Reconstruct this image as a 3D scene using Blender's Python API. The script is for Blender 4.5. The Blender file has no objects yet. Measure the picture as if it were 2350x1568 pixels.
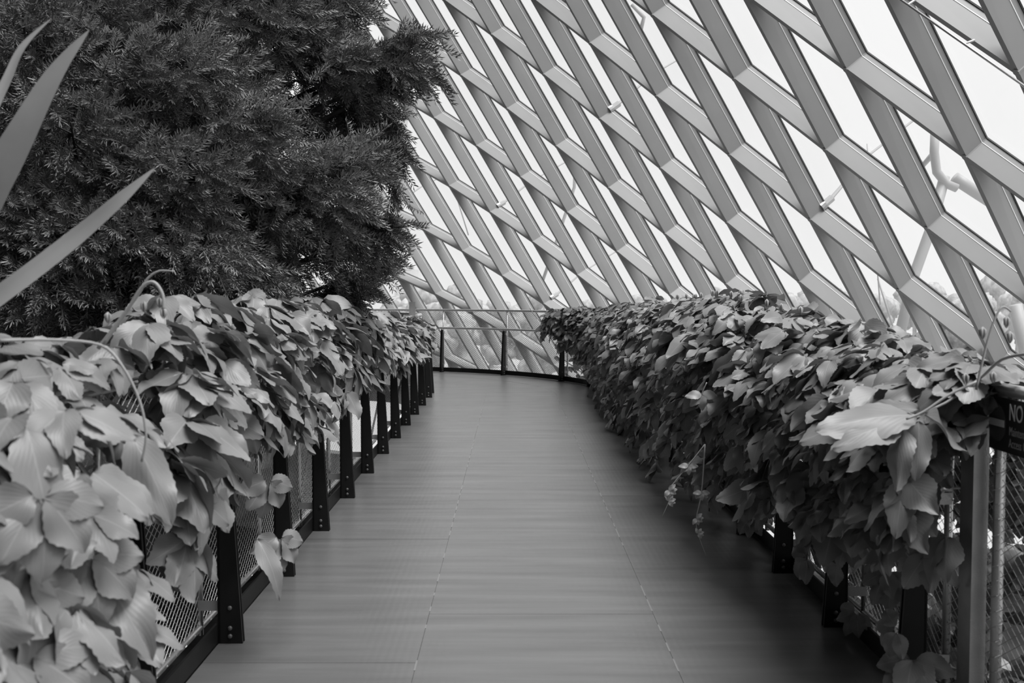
import bpy, math, random
import numpy as np
from mathutils import Vector, noise

C = bpy.context.scene.collection
SC = bpy.context.scene
rng = np.random.default_rng(7)
random.seed(7)
PI = math.pi

# ---------------------------------------------------------------- camera
F = 2285.0; CX, CY = 1175.0, 784.0
EYE = np.array([0.0, 0.0, 1.59])
PITCH = math.atan2(109.0, F)
cam_d = bpy.data.cameras.new('camera'); cam = bpy.data.objects.new('camera', cam_d); C.objects.link(cam)
cam.location = EYE; cam.rotation_euler = (PI/2 - PITCH, 0, 0)
cam_d.sensor_width = 36.0; cam_d.lens = 35.0; cam_d.clip_end = 800
cam_d.dof.use_dof = True; cam_d.dof.focus_distance = 8.5; cam_d.dof.aperture_fstop = 4.5
SC.camera = cam

# ---------------------------------------------------------------- world, sun, exposure
wd = bpy.data.worlds.new('overcast_sky'); SC.world = wd; wd.use_nodes = True
nt = wd.node_tree; nt.nodes.clear()
out = nt.nodes.new('ShaderNodeOutputWorld'); bg = nt.nodes.new('ShaderNodeBackground')
tc = nt.nodes.new('ShaderNodeTexCoord'); nz = nt.nodes.new('ShaderNodeTexNoise')
nz.inputs['Scale'].default_value = 2.2; nz.inputs['Detail'].default_value = 4
rp = nt.nodes.new('ShaderNodeValToRGB')
rp.color_ramp.elements[0].position = .3; rp.color_ramp.elements[0].color = (.86, .86, .86, 1)
rp.color_ramp.elements[1].position = .7; rp.color_ramp.elements[1].color = (1, 1, 1, 1)
nt.links.new(tc.outputs['Generated'], nz.inputs['Vector']); nt.links.new(nz.outputs['Fac'], rp.inputs['Fac'])
nt.links.new(rp.outputs['Color'], bg.inputs['Color']); bg.inputs['Strength'].default_value = 0.95
nt.links.new(bg.outputs['Background'], out.inputs['Surface'])
sd = bpy.data.lights.new('sun', 'SUN'); sun = bpy.data.objects.new('sun', sd); C.objects.link(sun)
sd.energy = 5.2; sd.angle = math.radians(38)
sun.rotation_euler = Vector((-.30, .20, -.93)).to_track_quat('-Z', 'Y').to_euler()
SC.view_settings.view_transform = 'Standard'; SC.view_settings.look = 'None'
SC.view_settings.gamma = 1.0; SC.view_settings.use_curve_mapping = False
SC.view_settings.exposure = 0.0

# ---------------------------------------------------------------- materials (all neutral: the place is recorded in monochrome)
def mat(name, val, rough=.5, spec=.5, metal=0., noise_scale=None, noise_amt=.15, bump=0., bump_scale=60., trans=0.):
    m = bpy.data.materials.new(name); m.use_nodes = True; t = m.node_tree
    b = t.nodes['Principled BSDF']
    b.inputs['Base Color'].default_value = (val, val, val, 1)
    b.inputs['Roughness'].default_value = rough; b.inputs['Metallic'].default_value = metal
    b.inputs['Specular IOR Level'].default_value = spec
    co = t.nodes.new('ShaderNodeTexCoord')
    if noise_scale:
        n = t.nodes.new('ShaderNodeTexNoise'); n.inputs['Scale'].default_value = noise_scale; n.inputs['Detail'].default_value = 5
        r = t.nodes.new('ShaderNodeValToRGB'); lo, hi = val*(1-noise_amt), min(1, val*(1+noise_amt))
        r.color_ramp.elements[0].position = .3; r.color_ramp.elements[0].color = (lo, lo, lo, 1)
        r.color_ramp.elements[1].position = .7; r.color_ramp.elements[1].color = (hi, hi, hi, 1)
        t.links.new(co.outputs['Object'], n.inputs['Vector']); t.links.new(n.outputs['Fac'], r.inputs['Fac'])
        t.links.new(r.outputs['Color'], b.inputs['Base Color'])
    if bump:
        n2 = t.nodes.new('ShaderNodeTexNoise'); n2.inputs['Scale'].default_value = bump_scale
        bp = t.nodes.new('ShaderNodeBump'); bp.inputs['Strength'].default_value = bump; bp.inputs['Distance'].default_value = .01
        t.links.new(co.outputs['Object'], n2.inputs['Vector']); t.links.new(n2.outputs['Fac'], bp.inputs['Height'])
        t.links.new(bp.outputs['Normal'], b.inputs['Normal'])
    if trans:
        o = t.nodes['Material Output']; mx = t.nodes.new('ShaderNodeMixShader'); tr = t.nodes.new('ShaderNodeBsdfTranslucent')
        tr.inputs['Color'].default_value = (val, val, val, 1); mx.inputs['Fac'].default_value = trans
        t.links.new(b.outputs['BSDF'], mx.inputs[1]); t.links.new(tr.outputs['BSDF'], mx.inputs[2]); t.links.new(mx.outputs['Shader'], o.inputs['Surface'])
    return m

def leaf_mat(name, val, rough, trans, vein=.25):
    """leaf blade: side veins and midrib from the UV, small tone shifts per place"""
    m = bpy.data.materials.new(name); m.use_nodes = True; t = m.node_tree; b = t.nodes['Principled BSDF']
    L = t.links; N = t.nodes.new
    uv = N('ShaderNodeUVMap'); sp = N('ShaderNodeSeparateXYZ'); L.new(uv.outputs['UV'], sp.inputs['Vector'])
    ax = N('ShaderNodeMath'); ax.operation = 'SUBTRACT'; ax.inputs[1].default_value = .5; L.new(sp.outputs['X'], ax.inputs[0])
    ab = N('ShaderNodeMath'); ab.operation = 'ABSOLUTE'; L.new(ax.outputs[0], ab.inputs[0])
    k = N('ShaderNodeMath'); k.operation = 'MULTIPLY'; k.inputs[1].default_value = -1.1; L.new(ab.outputs[0], k.inputs[0])
    s = N('ShaderNodeMath'); s.operation = 'ADD'; L.new(sp.outputs['Y'], s.inputs[0]); L.new(k.outputs[0], s.inputs[1])
    q = N('ShaderNodeMath'); q.operation = 'MULTIPLY'; q.inputs[1].default_value = 8*2*PI; L.new(s.outputs[0], q.inputs[0])
    c = N('ShaderNodeMath'); c.operation = 'COSINE'; L.new(q.outputs[0], c.inputs[0])
    mr = N('ShaderNodeMath'); mr.operation = 'LESS_THAN'; mr.inputs[1].default_value = .02; L.new(ab.outputs[0], mr.inputs[0])
    bp = N('ShaderNodeBump'); bp.inputs['Strength'].default_value = .10; bp.inputs['Distance'].default_value = .001
    L.new(c.outputs[0], bp.inputs['Height']); L.new(bp.outputs['Normal'], b.inputs['Normal'])
    geo = N('ShaderNodeNewGeometry'); n = N('ShaderNodeTexNoise'); n.inputs['Scale'].default_value = 7.; L.new(geo.outputs['Position'], n.inputs['Vector'])
    at = N('ShaderNodeVertexColor'); at.layer_name = 'tone'
    r = N('ShaderNodeMapRange'); r.inputs['To Min'].default_value = val*.62; r.inputs['To Max'].default_value = val*1.35
    L.new(n.outputs['Fac'], r.inputs['Value'])
    a2 = N('ShaderNodeMath'); a2.operation = 'MULTIPLY_ADD'; a2.inputs[1].default_value = vein*val; L.new(mr.outputs[0], a2.inputs[0]); L.new(r.outputs[0], a2.inputs[2])
    L.new(a2.outputs[0], b.inputs['Base Color'])
    b.inputs['Roughness'].default_value = rough; b.inputs['Specular IOR Level'].default_value = .45
    o = t.nodes['Material Output']; mx = N('ShaderNodeMixShader'); tr = N('ShaderNodeBsdfTranslucent')
    L.new(a2.outputs[0], tr.inputs['Color']); mx.inputs['Fac'].default_value = trans
    L.new(b.outputs['BSDF'], mx.inputs[1]); L.new(tr.outputs['BSDF'], mx.inputs[2]); L.new(mx.outputs['Shader'], o.inputs['Surface'])
    return m

M = {}
M['beam'] = mat('painted_steel', .29, .45, .4, noise_scale=1.2, noise_amt=.06)
M['bead'] = mat('white_sealant', .85, .5)
M['gasket'] = mat('black_gasket', .015, .7)
M['post'] = mat('dark_coated_steel', .012, .5, .25, noise_scale=9, noise_amt=.2)
M['bolt'] = mat('bolt_steel', .10, .35, .6)
M['tube'] = mat('stainless_tube', .72, .34, .5, metal=.8, noise_scale=12, noise_amt=.08)
M['bar'] = mat('brushed_bar', .40, .38, .5, metal=.6, noise_scale=6, noise_amt=.2, bump=.1, bump_scale=140)
M['wire'] = mat('wire_rope', .42, .35, .5, metal=.7)
M['leaf'] = leaf_mat('vine_leaf', .21, .42, .14)
M['young'] = mat('young_shoot', .38, .5, .4, trans=.2)
M['stem'] = mat('woody_stem', .10, .7, .3, noise_scale=20, noise_amt=.3, bump=.4)
M['needle'] = mat('conifer_needle', .13, .36, .6, noise_scale=5, noise_amt=.5)
M['bark'] = mat('conifer_bark', .05, .85, .2, noise_scale=14, noise_amt=.4, bump=.8, bump_scale=30)
M['blade'] = mat('sword_leaf', .23, .45, .4, noise_scale=4, noise_amt=.15, trans=.15)
M['signboard'] = mat('black_signboard', .012, .4)
M['disc'] = mat('grey_disc', .05, .5)
M['letter'] = mat('white_lettering', .55, .5)
M['letter2'] = mat('grey_lettering', .28, .5)
M['mistground'] = mat('mist_pale_ground', .34, .9, .2, noise_scale=.05, noise_amt=.15)  # light tone takes the place of low mist outside
M['fartree'] = mat('haze_paled_foliage', .30, .9, .1, noise_scale=1.2, noise_amt=.45, bump=1., bump_scale=3)  # foliage colour lightened to stand in for distance haze
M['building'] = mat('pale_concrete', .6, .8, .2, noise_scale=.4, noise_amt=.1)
M['cliff'] = mat('dark_planted_rock', .025, .95, .1, noise_scale=2, noise_amt=.6, bump=1., bump_scale=8)
M['rib'] = mat('exterior_steel', .30, .5, .4)

def deck_mat():
    m = bpy.data.materials.new('ribbed_deck_sheet'); m.use_nodes = True; t = m.node_tree; b = t.nodes['Principled BSDF']
    L = t.links; N = t.nodes.new
    geo = N('ShaderNodeNewGeometry'); mp = N('ShaderNodeMapping'); L.new(geo.outputs['Position'], mp.inputs['Vector'])
    mp.inputs['Scale'].default_value = (.9, 9., 1.)           # wear runs across the walkway
    n = N('ShaderNodeTexNoise'); n.inputs['Scale'].default_value = 1.; n.inputs['Detail'].default_value = 6; L.new(mp.outputs[0], n.inputs['Vector'])
    r = N('ShaderNodeValToRGB'); r.color_ramp.elements[0].position = .3; r.color_ramp.elements[0].color = (.10, .10, .10, 1)
    r.color_ramp.elements[1].position = .72; r.color_ramp.elements[1].color = (.142, .142, .142, 1); L.new(n.outputs['Fac'], r.inputs['Fac'])
    L.new(r.outputs['Color'], b.inputs['Base Color'])
    n3 = N('ShaderNodeTexNoise'); n3.inputs['Scale'].default_value = 1.7; L.new(geo.outputs['Position'], n3.inputs['Vector'])
    rr = N('ShaderNodeMapRange'); rr.inputs['To Min'].default_value = .26; rr.inputs['To Max'].default_value = .40
    L.new(n3.outputs['Fac'], rr.inputs['Value']); L.new(rr.outputs[0], b.inputs['Roughness'])
    w = N('ShaderNodeTexWave'); w.inputs['Scale'].default_value = 9.; w.bands_direction = 'X'; L.new(geo.outputs['Position'], w.inputs['Vector'])
    bp = N('ShaderNodeBump'); bp.inputs['Strength'].default_value = .06; bp.inputs['Distance'].default_value = .003; L.new(w.outputs['Fac'], bp.inputs['Height'])
    bp2 = N('ShaderNodeBump'); bp2.inputs['Strength'].default_value = .25; bp2.inputs['Distance'].default_value = .01; L.new(n.outputs['Fac'], bp2.inputs['Height'])
    L.new(bp.outputs['Normal'], bp2.inputs['Normal']); L.new(bp2.outputs['Normal'], b.inputs['Normal'])
    return m
M['deck'] = deck_mat(); M['seam'] = mat('scuffed_seam', .17, .6)

def glass_mat():
    m = bpy.data.materials.new('roof_glass'); m.use_nodes = True; t = m.node_tree; t.nodes.clear(); N = t.nodes.new; L = t.links
    o = N('ShaderNodeOutputMaterial'); tr = N('ShaderNodeBsdfTransparent'); tr.inputs['Color'].default_value = (.985, .985, .985, 1)
    gl = N('ShaderNodeBsdfGlossy'); gl.inputs['Roughness'].default_value = .03
    df = N('ShaderNodeBsdfTranslucent'); df.inputs['Color'].default_value = (.8, .8, .8, 1)
    lf = N('ShaderNodeLayerWeight'); lf.inputs['Blend'].default_value = .5
    pw = N('ShaderNodeMath'); pw.operation = 'POWER'; pw.inputs[1].default_value = 5.; L.new(lf.outputs['Facing'], pw.inputs[0])
    lw = N('ShaderNodeMath'); lw.operation = 'MULTIPLY_ADD'; lw.inputs[1].default_value = .4; lw.inputs[2].default_value = .03; L.new(pw.outputs[0], lw.inputs[0])
    m1 = N('ShaderNodeMixShader'); m1.inputs['Fac'].default_value = .06  # white film mixed in as a haze veil over the view outside
    m2 = N('ShaderNodeMixShader')
    L.new(tr.outputs[0], m1.inputs[1]); L.new(df.outputs[0], m1.inputs[2])
    L.new(lw.outputs[0], m2.inputs['Fac']); L.new(m1.outputs[0], m2.inputs[1]); L.new(gl.outputs[0], m2.inputs[2])
    L.new(m2.outputs[0], o.inputs['Surface']); return m
M['glass'] = glass_mat()

# ---------------------------------------------------------------- mesh helpers
class MB:
    def __init__(s): s.v = []; s.f = []; s.n = 0
    def add(s, V, Fs):
        V = [tuple(map(float, p)) for p in V]
        s.v += V; s.f += [tuple(i+s.n for i in f) for f in Fs]; s.n += len(V)
    def box(s, a, b):
        (x0, y0, z0), (x1, y1, z1) = a, b
        s.add([(x0,y0,z0),(x1,y0,z0),(x1,y1,z0),(x0,y1,z0),(x0,y0,z1),(x1,y0,z1),(x1,y1,z1),(x0,y1,z1)],
              [(3,2,1,0),(4,5,6,7),(0,1,5,4),(1,2,6,5),(2,3,7,6),(3,0,4,7)])
    def hexa(s, P):
        s.add(P, [(3,2,1,0),(4,5,6,7),(0,1,5,4),(1,2,6,5),(2,3,7,6),(3,0,4,7)])
    def tube(s, pts, r, k=8, cap=True):
        pts = [np.array(p, float) for p in pts]; n = len(pts)
        rr = r if hasattr(r, '__len__') else [r]*n
        up = np.array([0, 0, 1.]); rings = []
        for i, p in enumerate(pts):
            d = pts[min(i+1, n-1)] - pts[max(i-1, 0)]; d = d/(np.linalg.norm(d)+1e-12)
            if i == 0:
                if abs(d @ up) > .9: up = np.array([1., 0, 0])
            a = np.cross(d, up); a /= np.linalg.norm(a)+1e-12; b = np.cross(a, d); up = b
            rings.append([p + rr[i]*(math.cos(2*PI*j/k)*a + math.sin(2*PI*j/k)*b) for j in range(k)])
        V = [q for ring in rings for q in ring]; Fs = []
        for i in range(n-1):
            for j in range(k):
                Fs.append((i*k+j, i*k+(j+1) % k, (i+1)*k+(j+1) % k, (i+1)*k+j))
        if cap: Fs.append(tuple(range(k-1, -1, -1))); Fs.append(tuple((n-1)*k+j for j in range(k)))
        s.add(V, Fs)
    def mesh(s, name, m, smooth=False):
        me = bpy.data.meshes.new(name); me.from_pydata(s.v, [], s.f)
        if m: me.materials.append(m)
        if smooth: me.polygons.foreach_set('use_smooth', [True]*len(me.polygons))
        me.update(); return me
def link(name, me, parent=None, loc=None):
    o = bpy.data.objects.new(name, me); C.objects.link(o)
    if parent: o.parent = parent
    if loc is not None: o.location = loc
    return o
def build(mb, name, m, parent=None, smooth=False, loc=None): return link(name, mb.mesh(name, m, smooth), parent, loc)
def tag(o, label=None, cat=None, group=None, kind=None):
    if label: o['label'] = label
    if cat: o['category'] = cat
    if group: o['group'] = group
    if kind: o['kind'] = kind
    return o
def empty(name, loc=(0, 0, 0)):
    o = bpy.data.objects.new(name, None); C.objects.link(o); o.location = loc; o.empty_display_size = .1; return o
def big_mesh(name, V, T, m, uv=None, smooth=True):
    """numpy triangles -> mesh"""
    me = bpy.data.meshes.new(name); nv, ntri = len(V), len(T)
    me.vertices.add(nv); me.vertices.foreach_set('co', np.ascontiguousarray(V, np.float32).ravel())
    me.loops.add(ntri*3); me.loops.foreach_set('vertex_index', np.ascontiguousarray(T, np.int32).ravel())
    me.polygons.add(ntri); me.polygons.foreach_set('loop_start', np.arange(0, ntri*3, 3, dtype=np.int32))
    me.polygons.foreach_set('loop_total', np.full(ntri, 3, np.int32))
    if smooth: me.polygons.foreach_set('use_smooth', np.ones(ntri, bool))
    if uv is not None:
        l = me.uv_layers.new(name='UVMap'); l.data.foreach_set('uv', np.ascontiguousarray(uv[T.ravel()], np.float32).ravel())
    me.materials.append(m); me.update(); me.validate(); return me
ct, st = math.cos(PITCH), math.sin(PITCH)
def at(px, py, Y):
    """world point seen at a pixel, at distance Y along the walkway"""
    u, v = (px-CX)/F, (py-CY)/F
    d = np.array([u, ct - st*v, -ct*v - st]); return EYE + d*(Y/d[1])
def topx(P):
    q = np.asarray(P, float) - EYE; z = q[..., 1]*ct - q[..., 2]*st; v = -(q[..., 1]*st + q[..., 2]*ct)
    z = np.where(np.abs(z) < 1e-6, 1e-6, z)
    return np.stack([q[..., 0]/z*F+CX, v/z*F+CY, z], -1)

# ---------------------------------------------------------------- the walkway's plan: straight, then an arc to the left
Y0, XC, RR, RL = 15.6, -3.6, 5.2, 2.33
def path(s, X):
    """s metres along, X lateral in the straight part -> x, y, unit lateral"""
    if s <= Y0: return X, s, (1., 0.)
    th = (s-Y0)/RR; r = X-XC
    return XC+r*math.cos(th), Y0+r*math.sin(th), (math.cos(th), math.sin(th))
S1 = Y0 + RR*1.75

# floor: deck sheets as parts of the setting
floor = MB()
NS = 60
ss = [-1.5 + (S1+1.5)*i/NS for i in range(NS+1)]
for i in range(NS):
    P = []
    for z in (-.30, -.012):
        for s_, X in ((ss[i], -1.36), (ss[i], 1.66), (ss[i+1], 1.66), (ss[i+1], -1.36)):
            x, y, _ = path(s_, X); P.append((x, y, z))
    floor.hexa(P)
fl = build(floor, 'floor', M['post']); tag(fl, 'curving walkway deck of ribbed sheets between two railings', kind='structure')
strips = [(-1.335, -.4125), (-.411, .7015), (.703, 1.645)]
cut = [[-1.2 + 1.085*k for k in range(26)], [-1.6 + 1.62*k for k in range(18)], [-.9 + 1.085*k for k in range(26)]]
for (xa, xb), cs in zip(strips, cut):
    for i in range(len(cs)-1):
        s0, s1 = cs[i]+.0006, cs[i+1]-.0006
        if s1 > S1: break
        mb = MB(); n = 1 if s1 < Y0 else 4; h = rng.uniform(-.0006, .0006)
        for j in range(n):
            P = []
            for z in (-.012, h):
                for s_, X in ((s0+(s1-s0)*j/n, xa), (s0+(s1-s0)*j/n, xb), (s0+(s1-s0)*(j+1)/n, xb), (s0+(s1-s0)*(j+1)/n, xa)):
                    x, y, _ = path(s_, X); P.append((x, y, z))
            mb.hexa(P)
        build(mb, 'deck_sheet', M['deck'], fl)
# pale scuffed line along the sheet seams
for X in (-.4125, .7025):
    mb = MB()
    for i in range(90):
        s0 = .2+i*.26+rng.uniform(0, .05); ln = rng.uniform(.05, .24)
        if rng.random() < .4: continue
        P = []
        for z in (-.002, .0012):
            for s_, dx in ((s0, -.004), (s0, .004), (s0+ln, .004), (s0+ln, -.004)):
                x, y, _ = path(s_, X+dx); P.append((x, y, z))
        mb.hexa(P)
    build(mb, 'seam_strip', M['seam'], fl)

# ---------------------------------------------------------------- the glasshouse wall: a curved diagonal grid of deep steel fins
CW = np.array([[1.1995, 12.4838, 1.3216], [3.1643, -2.4149, -2.9655], [4.0972, 1.5755, -6.6298], [0.0266, 0.1972, -0.1557],
 [-0.0051, 0.5586, 0.4462], [-0.0045, -0.3703, -0.0721], [0.1038, 0.148, 0.0707], [0.2662, 0.5013, 0.0729], [0.3323, 0.3974, -0.1013], [0.1522, -0.3657, -0.1235]])
GS = 1.6; DEP = .21407*GS
def gpt(a, b):
    u, v = (a+7)/5., (b-4)/5.
    return EYE + GS*(np.array([1, u, v, u*u, u*v, v*v, u**3, u*u*v, u*v*v, v**3]) @ CW)
def gn(a, b):
    n = np.cross(gpt(a+.5, b)-gpt(a-.5, b), gpt(a, b+.5)-gpt(a, b-.5)); return n/np.linalg.norm(n)
nodes = {}
for a in range(-26, 9):
    for b in range(-9, 13):
        p = gpt(a, b); q = topx(p)
        if p[1] < 4 or p[1] > 40 or p[2] < -5.5: continue
        if 520 < q[0] < 2640 and -330 < q[1] < 1050: nodes[(a, b)] = (p, gn(a, b))
wall = empty('wall_right', (3, 14, 0)); tag(wall, 'curved glasshouse wall of diagonal steel fins and glass leaning over the walkway', kind='structure')
WL = np.array([3., 14., 0.])
T = .062
def fin(A, B, d0, d1, t):
    (pa, na), (pb, nb) = A, B; P = []
    d = (pb-pa)/np.linalg.norm(pb-pa)
    ma = np.cross(d, na); ma /= np.linalg.norm(ma); mb_ = np.cross(d, nb); mb_ /= np.linalg.norm(mb_)
    # bottom ring (depth d0), top ring (depth d1)
    for dd in (d0, d1):
        P += [pa+na*dd-ma*t/2-WL, pb+nb*dd-mb_*t/2-WL, pb+nb*dd+mb_*t/2-WL, pa+na*dd+ma*t/2-WL]
    return P
for (a, b), A in nodes.items():
    for step, nm in (((1, 0), 'short_fin'), ((0, 1), 'long_fin')):
        B = nodes.get((a+step[0], b+step[1]))
        if B is None: continue
        m = MB(); m.hexa(fin(A, B, 0, .735*DEP, T)); m.hexa(fin(A, B, .765*DEP, .96*DEP, T*.94))
        o = build(m, nm, M['beam'], wall)
        m = MB(); m.hexa(fin(A, B, .735*DEP, .765*DEP, T*1.12)); build(m, 'seal_bead', M['bead'], o)
        m = MB(); m.hexa(fin(A, B, .96*DEP, 1.02*DEP, T*1.25)); build(m, 'gasket', M['gasket'], o)
    m = MB(); p, n = A
    m.tube([p-n*.008-WL, p+n*.96*DEP-WL], .038, 8); build(m, 'node_pin', M['beam'], wall)
    B, Cc, D = nodes.get((a+1, b)), nodes.get((a+1, b+1)), nodes.get((a, b+1))
    if B and Cc and D:
        Q = [A, B, Cc, D]; m = MB()
        cen = sum(q[0] for q in Q)/4
        m.hexa([q[0]+(cen-q[0])*.012+q[1]*DEP*.975-WL for q in Q]+[q[0]+(cen-q[0])*.012+q[1]*(DEP*.975+.014)-WL for q in Q])
        build(m, 'glass_pane', M['glass'], wall)

# clamp brackets at five nodes, holding the outer steel ribs through the glass
ext = empty('exterior_rib_frame', (8, 20, 0)); tag(ext, 'pale tubular steel rib frame outside the glass wall, held by clamps', 'steel frame')
EL = np.array([8., 20., 0.])
for (px, py) in ((1391, 262), (1884, 485), (1132, 480), (890, 480), (1256, 691)):
    best = min(nodes.items(), key=lambda kv: np.hypot(*(topx(kv[1][0])[:2]-np.array([px, py]))))
    p, n = best[1]
    upv = gpt(best[0][0]-.12, best[0][1]-.12); upv = (upv-p)/np.linalg.norm(upv-p)
    s0 = p+n*DEP*.72+upv*.03
    m = MB(); m.tube([s0, s0+n*DEP*.28], .085, 12); cl = build(m, 'clamp', M['bar'], wall, loc=None)
    cl.data.transform(__import__('mathutils').Matrix.Translation(Vector(-WL)))
    m = MB(); e = s0+n*(DEP*.28+.9)+np.array([.15, .3, .25])
    m.tube([s0+n*DEP*.3-EL, s0+n*(DEP*.3+.16)-EL], .06, 8); m.tube([s0+n*(DEP*.3+.12)-EL, e-EL], [.03, .02], 6); m.tube([e-EL, e+n*.6+np.array([.5, .4, .3])-EL], .018, 6)
    build(m, 'strut', M['rib'], ext)
def rib(pts, r, nm='rib_tube'):
    m = MB(); m.tube([at(*p)-EL for p in pts], r, 12); return build(m, nm, M['rib'], ext, smooth=True)
rib([(2146, 300, 17), (2144, 350, 17), (2150, 395, 17), (2172, 422, 17), (2196, 432, 17)], .075)
rib([(2190, 408, 17.1), (2215, 425, 17.1), (2400, 545, 17.4)], .105, 'main_pipe')
rib([(2168, 405, 17.05), (2138, 520, 17.0), (2095, 640, 16.9), (2060, 790, 16.8)], .09, 'leg_tube')
rib([(2142, 352, 17.2), (2120, 378, 17.4), (2030, 330, 18.5)], .05)
rib([(2330, 700, 15.5), (2352, 800, 15.5), (2380, 950, 15.5)], .10, 'leg_tube')
rib([(1450, 10, 24), (1478, 40, 24), (1470, 70, 24)], .05)
rib([(1240, 660, 31), (1275, 560, 31), (1318, 430, 31), (1322, 330, 31)], .05)
rib([(905, 480, 33), (912, 380, 33), (935, 250, 33)], .09)
rib([(1035, 410, 33), (1075, 540, 33)], .02)
rib([(2015, 640, 20), (2052, 760, 20)], .02)
rib([(1990, 330, 19), (2020, 700, 19)], .012)

# thin lighting conduit with stand-offs that runs under the near fins
m = MB(); cn = empty('conduit', at(2200, 100, 9.2)); tag(cn, 'thin steel conduit on stand-offs below the upper right fins', 'conduit')
cl0 = np.array(cn.location)
pa, pb = at(2040, -20, 9.4), at(2400, 232, 8.4)
m.tube([pa-cl0, pb-cl0], .011, 8); build(m, 'conduit_tube', M['tube'], cn, smooth=True)
for px, py in ((2088, 12), (2222, 106)):
    t_ = (px-2040)/360; p = pa+(pb-pa)*t_; m = MB(); q = at(px+14, py-14, p[1]+.04)
    m.tube([p-cl0, q-cl0], .012, 6); build(m, 'stand_off', M['bar'], cn)

# ---------------------------------------------------------------- railings
def post_mesh(side):
    """tapered plate, wide face towards the walker; origin at its outboard foot"""
    m = MB(); s = side                                        # s=+1: inboard is +x
    w0, w1, h, t = .112, .050, .865, .014
    for (off, tt) in ((0, t), (.03, t*.8)):
        P = []
        for y in (off, off+tt):
            P += [(0, y, .0), (s*w0, y, .0), (s*(w1+.012), y, h-.012), (s*(w1-.012), y, h), (s*.010, y, h)]
        idx = [tuple(range(5)), tuple(range(9, 4, -1))] + [(i, (i+1) % 5 if False else (i+1) % 5, (i+1) % 5+5, i+5) for i in range(5)]
        if s < 0: pass
        m.add(P, idx)
    m.box((min(0, s*.012), 0, 0), (max(0, s*.012), .04, h-.06))
    return m.mesh('post', M['post'])
bolt_m = MB()
for k_ in range(1):
    prof = [(0, .0105), (.006, .0105), (.009, .007), (.0105, 0)]
    seg = 10; V = []; Fs = []
    for y, r in prof[:-1]:
        V += [(r*math.cos(2*PI*j/seg), -y, r*math.sin(2*PI*j/seg)) for j in range(seg)]
    V.append((0, -.0105, 0))
    for i in range(2):
        for j in range(seg): Fs.append((i*seg+j, i*seg+(j+1) % seg, (i+1)*seg+(j+1) % seg, (i+1)*seg+j))
    for j in range(seg): Fs.append((2*seg+j, 2*seg+(j+1) % seg, 3*seg))
    bolt_m.add(V, Fs)
bolt_me = bolt_m.mesh('bolt', M['bolt'], True)

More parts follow.
